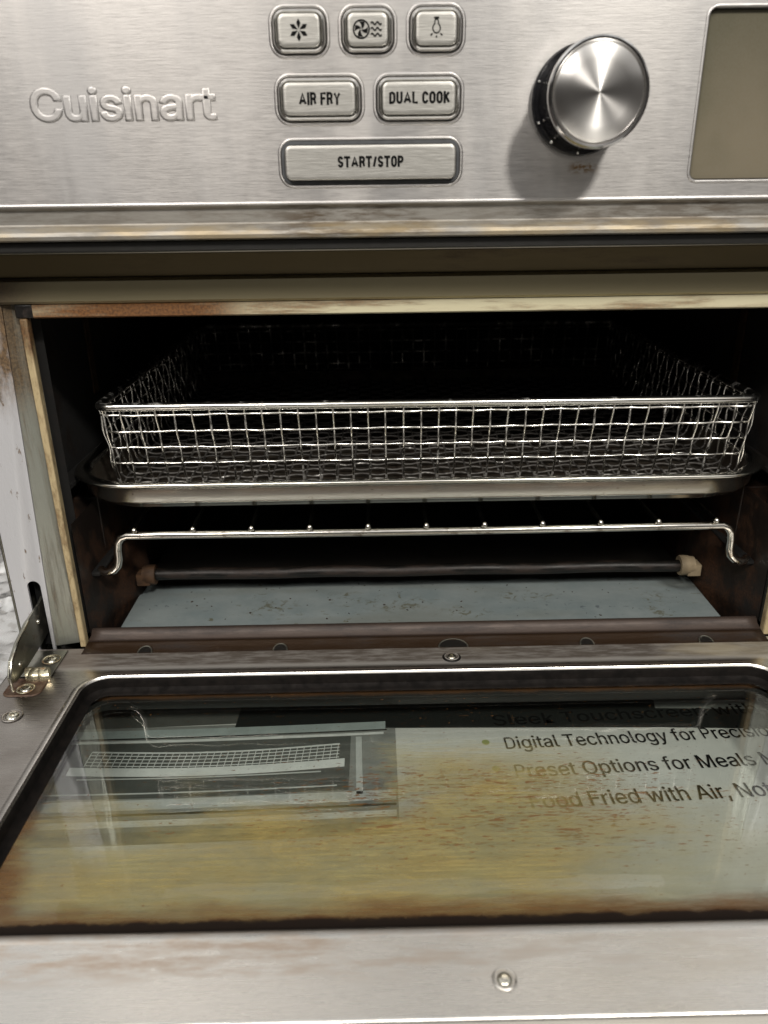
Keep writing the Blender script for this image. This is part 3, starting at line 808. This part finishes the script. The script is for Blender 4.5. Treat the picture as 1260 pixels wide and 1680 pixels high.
for ins, z in ((.0012, -.0052), (.0022, -.0062), (.0030, -.0066), (.0036, -.0068), (.0044, -.0070), (.0048, -.0073)):
    rings.append([(x, y, z) for x, y in rr(WX0+ins, WX1-ins, WY0+ins, WY1-ins, .0120-ins, N_)])
loft(bm, rings, False, False)
obj('window_gasket', bm, MAT['seal'], door)
bm = new(); rings = []
for ins, z in ((.0012, -.0112), (.0010, -.0150), (-.004, -.0220), (-.030, -.0284)):
    rings.append([(x, y, z) for x, y in rr(WX0+ins, WX1-ins, WY0+ins, WY1-ins, .0120, N_)])
loft(bm, rings, False, False)
obj('door_underside', bm, MAT['groove'], door)
bm = new(); rrloft(bm, (WX0+.0014, WX1-.0014, WY0+.0014, WY1-.0014), .0106, [(0, -.0102), (0, -.0072)], 'z', True, True)
obj('window_glass', bm, MAT['glass'], door, smooth=False)
def screw(x, y, r, par, z=0., bore=True):
    bm = new()
    lathe(bm, [(r*1.6, .00002), (r*1.45, .00025), (r*1.3, .0001), (r*1.15, -.0008), (r*1.1, -.0014)], (x, y, z), 'z', 32)
    o = obj('screw_dimple', bm, MAT['door'] if bore == 1 else MAT['brass'], par)
    bm = new(); lathe(bm, [(r*1.12, -.0016), (r*1.05, -.0004), (r*.9, .0003), (r*.6, .0006), (r*.42, .0006), (r*.36, -.0006), (.00001, -.0008)], (x, y, z), 'z', 24)
    obj('screw_head', bm, MAT['screw'], par, auto=50)
def scr(*a, **k_): screw(*a, **k_)
bm = new(); lathe(bm, [(.0046, .00005), (.0042, .00035), (.0034, .0003), (.0030, .0001)], (.1842, -.0168, .0001), 'z', 32)
obj('screw_dark_ring', bm, MAT['groove'], door)  # dark ring laid around the far screw
screw(.1842, -.0168, .0023, door, z=.0007)
screw(.1833, -.1860, .0023, door, z=.0003)
screw(-.0145, -.0572, .0029, door, z=.0003)
screw(CW+.0145, -.0572, .0029, door, z=.0003)
screw(-.0136, -.0137, .0028, door, z=.0012, bore=2)

# left hinge: pocket, plate with rolled barrel, arm
for side in (0, 1):
    fx = (lambda x: x) if side == 0 else (lambda x: CW-x)
    bm = new(); rrloft(bm, tuple(sorted((fx(-.0262), fx(-.0085))))+(-.0430, -.0285), .004, [(0, .00015), (.0006, .0006), (.0012, .0003)], 'z')
    hp = obj('hinge_pocket', bm, MAT['pocket'], OV)
    screw(fx(-.0166), -.0375, .0026, OV, z=.0008, bore=2)
    bm = new(); 
    box(bm, *sorted((fx(-.0245), fx(-.0085))), -.0275, -.0050, .0003, .0009)
    obj('hinge_plate', bm, MAT['hinge'], OV, bevel=.0003)
    bm = new(); tube(bm, [(fx(-.0200+i*.0011), -.0270+.0003*math.sin(i*1.3), .0006+.0002*math.sin(i*2.1)) for i in range(11)], .0042, 20)
    obj('hinge_barrel', bm, MAT['brass'], OV)
    AX = -.0212
    arm = [(.006, .0262), (.0014, .0245), (-.0160, .0230), (-.0279, .0195), (-.0365, .0151), (-.0405, .0085), (-.0400, .0050), (-.0350, .0030), (-.0250, .0028), (-.0034, .0046), (.006, .0060)]
    bm = new(); loft(bm, [[(fx(AX), y, z) for y, z in arm], [(fx(AX-.0013), y, z) for y, z in arm]], True, True)
    ar = obj('hinge_arm', bm, MAT['hinge'], OV, bevel=.0003, smooth=False)
    bm = new(); tube(bm, [(fx(AX+.0006), y, z) for y, z in ((-.0150, .0236), (-.0279, .0203), (-.0370, .0156), (-.0415, .0085), (-.0412, .0020))], .0007, 8)
    obj('arm_flange', bm, MAT['screw'], ar)
    for y, z in ((-.0040, .0170), (-.0290, .0085)):
        n = 16; bm = new()
        loft(bm, [[(fx(AX+h), y+r*math.cos(2*PI*q/n), z+r*math.sin(2*PI*q/n)) for q in range(n)] for h, r in ((.0, .0014), (.0006, .0012), (.0008, .0006), (.0008, .0001))], False, True)
        obj('arm_rivet', bm, MAT['screw'], ar)

# ------------------------------------------------------------------ crumb tray
bm = new(); nx = 60
prism_x(bm, [(.0058, -.0020), (.0058, .0012), (.0072, .0006), (.0100, -.0004), (.290, -.0004), (.290, -.0020)], .0108, .3325, nx)
ct_ = obj('crumb_tray', bm, MAT['crumb'], None, auto=50, origin=(.17, .15, -.0020))
tag(ct_, 'grey-blue sheet metal crumb tray with greasy streaks on the oven floor under the heating tube', 'crumb tray')

# ------------------------------------------------------------------ wire rack
RK = thing('wire_rack', 'chrome wire oven rack with hooked ends below the baking pan', 'oven rack', (.172, .15, .036))
ry, rz = .0150, .0547
def rackbar(y, par, name):
    left = [(.0055, y+.004, .0352), (.0075, y+.0015, .0350), (.0105, y, .0352), (.0135, y, .0366), (.0158, y, .0392), (.0168, y, .0430), (.0170, y, .0480), (.0176, y, .0520), (.0195, y, .0546), (.0225, y, .0558)]
    mid = [(.0225+(.3010)*i/10, y, .0560) for i in range(1, 10)]
    right = [(.3460-x, yy, z) for x, yy, z in left[::-1]]
    fixz = lambda p: (p[0], p[1], p[2]-.0011-.0007*math.sin(min(1, max(0, (p[0]-.02)/.305))*PI))
    left, mid, right = [[fixz(p) for p in q] for q in (left, mid, right)]
    bm = new(); tube(bm, left+mid+right, .0021, 14)
    return obj(name, bm, MAT['rackwire'], par, auto=60)
rackbar(ry, RK, 'front_bar'); rackbar(.280, RK, 'rear_bar')
for i in range(11):
    x = .0271+.02922*i
    bm = new(); tube(bm, [(x+random.uniform(-.0004, .0004), ry-.0016+q*(.267/8), rz+.0033) for q in range(9)], .00125, 8)
    ball(bm, (bm.verts[:] and x, ry-.0016, rz+.0033), .0016, 10)
    obj('cross_wire', bm, MAT['rackwire'], RK)

# ------------------------------------------------------------------ baking pan
bm = new(); rings = []
TX0, TX1, TY0, TY1 = -.0070, .3500, .0105, .2800
for ins, z in ((.0006, .0811), (-.0002, .0817), (-.0004, .0825), (.0000, .0833), (.0010, .0836), (.0034, .0834), (.0050, .0827), (.0064, .0810), (.0080, .0735), (.0105, .0692), (.0150, .0683)):
    rings.append([(x, y, z) for x, y in rr(TX0+ins, TX1-ins, TY0+ins, TY1-ins, .034, 16)])
loft(bm, rings, False, True)
bm.faces.ensure_lookup_table()
for f in bm.faces:
    if f.calc_center_median().z < .0818 and (TX0+.006 < f.calc_center_median().x < TX1-.006) and (TY0+.006 < f.calc_center_median().y < TY1-.006): f.material_index = 1
# outer skin
rings = []
for ins, z in ((.0006, .0811), (.0016, .0805), (.0024, .0798), (.0036, .0730), (.0042, .0718), (.0048, .0715), (.0062, .0695), (.0088, .0680), (.0130, .0672)):
    rings.append([(x, y, z) for x, y in rr(TX0+ins, TX1-ins, TY0+ins, TY1-ins, .034, 16)])
loft(bm, rings, False, True)
pan = obj('baking_pan', bm, [MAT['pan'], rusty_enamel('shaded_pan_inside', (.10, .085, .065), (.03, .018, .01), (60, 60, 60), .40, .6, metal=.7, rough=.35)], None, auto=50, origin=(.173, .146, .0672))  # inner faces painted dark to stand for the shade inside the pan
tag(pan, 'shallow stainless baking pan with rolled rim directly under the mesh basket', 'baking pan')

# ------------------------------------------------------------------ mesh basket
BK = thing('air_fryer_basket', 'woven wire mesh air fryer basket standing in the shallow steel pan', 'basket', (.1745, .155, .0738))
BX0, BX1, BY0, BY1, BZ1, BZ0 = .0117, .3392, .0300, .2800, .1165, .0750
bm = new(); rings = []
pts = rr(BX0, BX1, BY0, BY1, .006, 5)
tube(bm, [(x, y, BZ1+.0006*math.sin(x*30)) for x, y in pts], .0021, 12, closed=True)
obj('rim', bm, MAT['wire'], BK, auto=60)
TAP = .0032; RC = .004
def section(a0, a1):
    """path across the basket: rim a0 down the wall, over the floor, up to rim a1, as (pos, z)"""
    pts = []; H = BZ1-BZ0
    def seg(p, q, n):
        for i in range(n): t = i/n; pts.append((p[0]+(q[0]-p[0])*t, p[1]+(q[1]-p[1])*t))
    seg((a0, BZ1), (a0+TAP, BZ0+RC), 13)
    for i in range(3): t = i/3*PI/2; pts.append((a0+TAP+RC*(1-math.cos(t)), BZ0+RC*(1-math.sin(t))))
    n = int((a1-a0-2*TAP-2*RC)/.0028); seg((a0+TAP+RC, BZ0), (a1-TAP-RC, BZ0), n)
    for i in range(3): t = i/3*PI/2; pts.append((a1-TAP-RC+RC*math.sin(t), BZ0+RC*(1-math.cos(t))))
    seg((a1-TAP, BZ0+RC), (a1, BZ1), 13); pts.append((a1, BZ1))
    return pts
def woven(sec, ph, amp):
    out = []; L = 0
    for i, p in enumerate(sec):
        if i: L += math.dist(p, sec[i-1])
        a = Vector(sec[max(i-1, 0)]); b_ = Vector(sec[min(i+1, len(sec)-1)]); d = (b_-a).normalized(); n = Vector((-d.y, d.x))
        o = amp*math.sin(PI*L/PITCH+ph); out.append((p[0]+n.x*o, p[1]+n.y*o))
    return out
PITCH = .0085; WR = .00061; AMP = .00062
bm = new()
nx = int((BX1-BX0-2*TAP)/PITCH); ny = int((BY1-BY0-2*TAP)/PITCH)
for i in range(nx+1):
    x = BX0+TAP+.002+(BX1-BX0-2*TAP-.004)*i/nx
    lean = (x-(BX0+BX1)/2)/(BX1-BX0)*2*TAP*.9
    sec = woven(section(BY0, BY1), (i % 2)*PI, AMP)
    j = random.uniform(-.00018, .00018)
    tube(bm, [(x+j+lean*(z-BZ0)/(BZ1-BZ0)+.00015*math.sin(y*60+i), y, z) for y, z in sec], WR, 6)
for i in range(ny+1):
    y = BY0+TAP+.002+(BY1-BY0-2*TAP-.004)*i/ny
    lean = (y-(BY0+BY1)/2)/(BY1-BY0)*2*TAP*.9
    sec = woven(section(BX0, BX1), (i % 2)*PI, AMP*.95)
    tube(bm, [(x, y+lean*(z-BZ0)/(BZ1-BZ0)+.0003*math.sin(x*50+i), z) for x, z in sec], WR, 6)
for kz in range(4):
    z = BZ1-.0040-kz*.0085; t = (BZ1-z)/(BZ1-BZ0); ins = TAP*t
    loop = rr(BX0+ins, BX1-ins, BY0+ins, BY1-ins, .006, 5); dense = []
    for i in range(len(loop)):
        a = Vector(loop[i]); b_ = Vector(loop[(i+1) % len(loop)]); L = (b_-a).length; m = max(1, int(L/.0028))
        for q in range(m): dense.append(a+(b_-a)*q/m)
    L = 0; path = []
    for i, p in enumerate(dense):
        if i: L += (p-dense[i-1]).length
        path.append((p.x+.0004*math.sin(PI*L/PITCH+kz*PI), p.y+.0004*math.sin(PI*L/PITCH+kz*PI), z+.00012*math.sin(L*70+kz*2)+.0001*math.sin(L*230)))
    tube(bm, path, WR, 6, closed=True)
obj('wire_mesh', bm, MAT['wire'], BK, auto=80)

# ------------------------------------------------------------------ printed carton under the open door
CT = thing('printed_carton', 'white carton printed with an oven picture and black text under the glass door', 'cardboard box', (.15, .0, -.0400))
CZ = -.0400
bm = new(); box(bm, -.100, .56, -.60, .45, -.3398, CZ)
obj('box_body', bm, MAT['paper'], CT, bevel=.002)
def pr(name, pts, mat, lv=1, lab=None):
    bm = new(); z = CZ+.00012*lv
    loft(bm, [[(x/1000, y/1000, CZ+.00004) for x, y in pts], [(x/1000, y/1000, z) for x, y in pts]], False, True)
    o = obj(name, bm, MAT[mat], CT, smooth=False)
    return o
def quad(x0, x1, y0, y1, sk=.0, cv=0):
    n = 14; f = lambda x: cv*math.sin((x-x0)/(x1-x0)*PI)
    return [(x0+(x1-x0)*i/n, y0+sk*(x0+(x1-x0)*i/n)+f(x0+(x1-x0)*i/n)) for i in range(n+1)]+[(x0+(x1-x0)*i/n, y1+sk*(x0+(x1-x0)*i/n)+f(x0+(x1-x0)*i/n)) for i in range(n, -1, -1)]
SK = .022
PX0, PX1 = -60, 156
pr('printed_oven_body', quad(PX0, PX1, -86, -15, SK, -1), 'pgrey', 1)
pr('printed_oven_top', quad(-60, 76, -15, 40, SK, -1), 'pdim', 1)
pr('painted_reflection', [(289, -7), (430, -15), (430, 40), (296, 40)], 'pgrey', 1)  # grey on the carton stands for the glass reflection above the band
pr('painted_reflection', [(76, 8.6), (292, 1.8), (292, 40), (76, 40)], 'pdim', 1)
pr('painted_shade_band', [(74, -17.5), (180, -20), (291, -23), (360, -26.5), (430, -30), (430, -14), (352, -10), (293, -7.5), (294.5, -1), (291, 1.7), (180, 5), (79, 8.5), (75, 6)], 'pdark', 2)  # shade under the far glass edge, painted on the carton as a band
pr('printed_door_handle', quad(-40, 151, -23.5, -17.5, SK, -1), 'pblue', 3)
pr('printed_door_line', quad(-40, 151.6, -24.4, -23.6, SK, -1), 'pdark', 3)
pr('printed_cavity', quad(-4, 133.5, -66, -28, SK, -1), 'pmid', 3)
pr('printed_pan', quad(0, 131, -50.5, -45.0, SK, -3), 'pbright', 5)
pr('printed_rack', quad(-8, 128, -63.5, -62.8, SK, -1), 'pgrey2', 5)
pr('printed_rack', quad(6, 120, -53.8, -53.2, SK, -1), 'pgrey2', 5)
pr('printed_door_edge', quad(PX0, PX1-1, -83.0, -79.5, SK, -1), 'pbright', 3)
pr('printed_side_trim', [(136, -26), (139, -26), (140, -66), (137, -66)], 'pgrey2', 3)
pr('printed_top_trim', quad(-20, 150, -27.2, -25.8, SK, -1), 'pbright', 3)
pr('printed_door_edge', quad(PX0, PX1-1, -73, -67, SK, -1), 'pgrey2', 3)
pr('printed_door_line', quad(PX0, PX1-1, -76.5, -75.5, SK, -1), 'pdark', 4)
pr('printed_shadow', quad(PX0, PX1-3, -93, -86.1, SK, -1), 'ptaupe', 2)
# basket in the picture
bm = new()
z = CZ+.00012*5
def pl(a, b_, w):
    a = Vector(a)/1000; b_ = Vector(b_)/1000; d = (b_-a).normalized(); q = Vector((-d.y, d.x))*w/2000
    loft(bm, [[(p.x, p.y, CZ+.0001) for p in (a+q, b_+q, b_-q, a-q)], [(p.x, p.y, z) for p in (a+q, b_+q, b_-q, a-q)]], False, True)
yy = lambda x, y: y+SK*x-3.2*math.sin((x-4)/126*PI)
for i in range(37):
    x = 7+i*3.35; pl((x-.6, yy(x, -44.5)), (x, yy(x, -34)), .35)
for r_ in range(5):
    for i in range(12):
        x = 7+i*10.1; pl((x, yy(x, -34-r_*2.4)), (x+10.1, yy(x+10.1, -34-r_*2.4)), .30 if r_ else .8)
obj('printed_basket', bm, MAT['pbright'], CT, smooth=False)
# the text
PR = math.radians(2.6)
def ptext(parts, x, y, w, h, ang=PR):
    """parts: pieces of one line; a lone D or P is drawn from strokes, the rest set in type; all fitted to width w"""
    H = h/1000; pcs = []; xx = 0
    for p in parts:
        if p in ('D', 'P'):
            bm = new(); g = {'D': .60, 'P': .52}[p]*H; wt = .125*H
            for i, st in enumerate(GL[p][1]):
                L = [(wt/2+a*g, wt/2+b_*(H-wt)) for a, b_ in st]; n = len(L)
                for j in range(n-1):
                    A, B = Vector(L[j]), Vector(L[j+1]); d = (B-A).normalized(); q = Vector((-d.y, d.x))*wt/2; e = d*wt*.12
                    bm.faces.new([bm.verts.new((v.x, v.y, .00001*i+.000001*j)) for v in (A+q-e, B+q+e, B-q+e, A-q-e)])
            pcs.append((bm, xx)); xx += g+wt+.17*H
        else:
            c = bpy.data.curves.new('t', 'FONT'); c.body = p.strip(); c.size = 1
            if FONT: c.font = FONT
            o = bpy.data.objects.new('t', c); COL.objects.link(o); bpy.context.view_layer.update(); wd = o.dimensions.x; bpy.data.objects.remove(o)
            k_ = H/CAP
            bm, _ = text_mesh(p.strip(), wd*k_, k_, .00002, 0, bold=.008)
            pcs.append((bm, xx)); xx += wd*k_+(.42*H if p.endswith(' ') else .12*H)
    f = w/1000/xx; c, s_ = math.cos(ang), math.sin(ang); out = new(); tmp = bpy.data.meshes.new('t')
    for bm, x0 in pcs:
        for v in bm.verts:
            a, b_ = (v.co.x+x0)*f, v.co.y; v.co = Vector((x/1000+a*c-b_*s_, y/1000+a*s_+b_*c, CZ+.0004+v.co.z))
        bm.to_mesh(tmp); bm.free(); out.from_mesh(tmp)
    obj('printed_line', out, MAT['ink'], CT, smooth=False)
ptext(['Sleek Touchscreen with'], 206.7, -19.5, 140, 8.4)
ptext(['D', 'igital Technology for ', 'P', 'recision'], 210.0, -37.6, 139.0, 8.8)
ptext(['P', 'reset Options for Meals Made'], 211.7, -57.6, 145.0, 8.8)
ptext(['Food Fried with Air, Not Oil'], 215.0, -77.3, 127.0, 8.8)
bm = new()
for x, y in ((200.5, -31.9), (202.8, -51.0), (205.6, -70.8)):
    lathe(bm, [(.0019, .00004), (.0019, .0002), (.00001, .0002)], (x/1000, y/1000, CZ), 'z', 18)
obj('printed_bullets', bm, MAT['pgreen'], CT)

# ------------------------------------------------------------------ crumpled foil beside the oven
bm = new(); n = 44; g = []
for i in range(n+1):
    row = []
    for j in range(n+1):
        u, v_ = i/n, j/n; x = -.21+u*.165; y = .0+v_*.22
        h = mnoise.turbulence(Vector((x*30, y*30, 1)), 4, True)*.012+.006*math.sin(u*PI)*math.sin(v_*PI)
        ed = min(u, 1-u, v_, 1-v_)*6; h *= min(1, ed)
        row.append(bm.verts.new((x+.004*mnoise.noise(Vector((x*40, y*40, 5))), y, CZ+.0006+h)))
    g.append(row)
for i in range(n):
    for j in range(n): bm.faces.new((g[i][j], g[i+1][j], g[i+1][j+1], g[i][j+1]))
fo = obj('crumpled_foil', bm, chrome('foil', (.78, .77, .75), .30, .2), None, auto=30, origin=(-.13, .1, CZ))
tag(fo, 'crumpled silver foil lying on the carton beside the side of the oven', 'foil')

# ------------------------------------------------------------------ loose crumbs
bm = new()
def chip(x, y, z, r_):
    o0 = len(bm.verts)
    bmesh.ops.create_icosphere(bm, subdivisions=1, radius=r_, matrix=Matrix.Translation((x, y, z)) @ Matrix.Rotation(random.uniform(0, 6), 4, 'Z') @ Matrix.Diagonal((random.uniform(.6, 2.0), random.uniform(.6, 1.2), .55, 1)))
    bm.verts.ensure_lookup_table()
    for v in bm.verts[o0:]: v.co += Vector((random.uniform(-1, 1), random.uniform(-1, 1), 0))*r_*.3
for i in range(70):
    x, y = random.uniform(.02, .325), random.uniform(.012, .064); rr_ = random.uniform(.00018, .00055)*(1.5 if random.random() < .1 else 1)
    chip(x, y, -.0004+rr_*.3, rr_)
cm = obj('crumbs', bm, simple('burnt_crumb', (.035, .020, .010), .8, var=.3, scale=900), None, smooth=False)
tag(cm, 'tiny burnt crumbs scattered over the grey crumb tray', 'crumbs', kind='stuff')
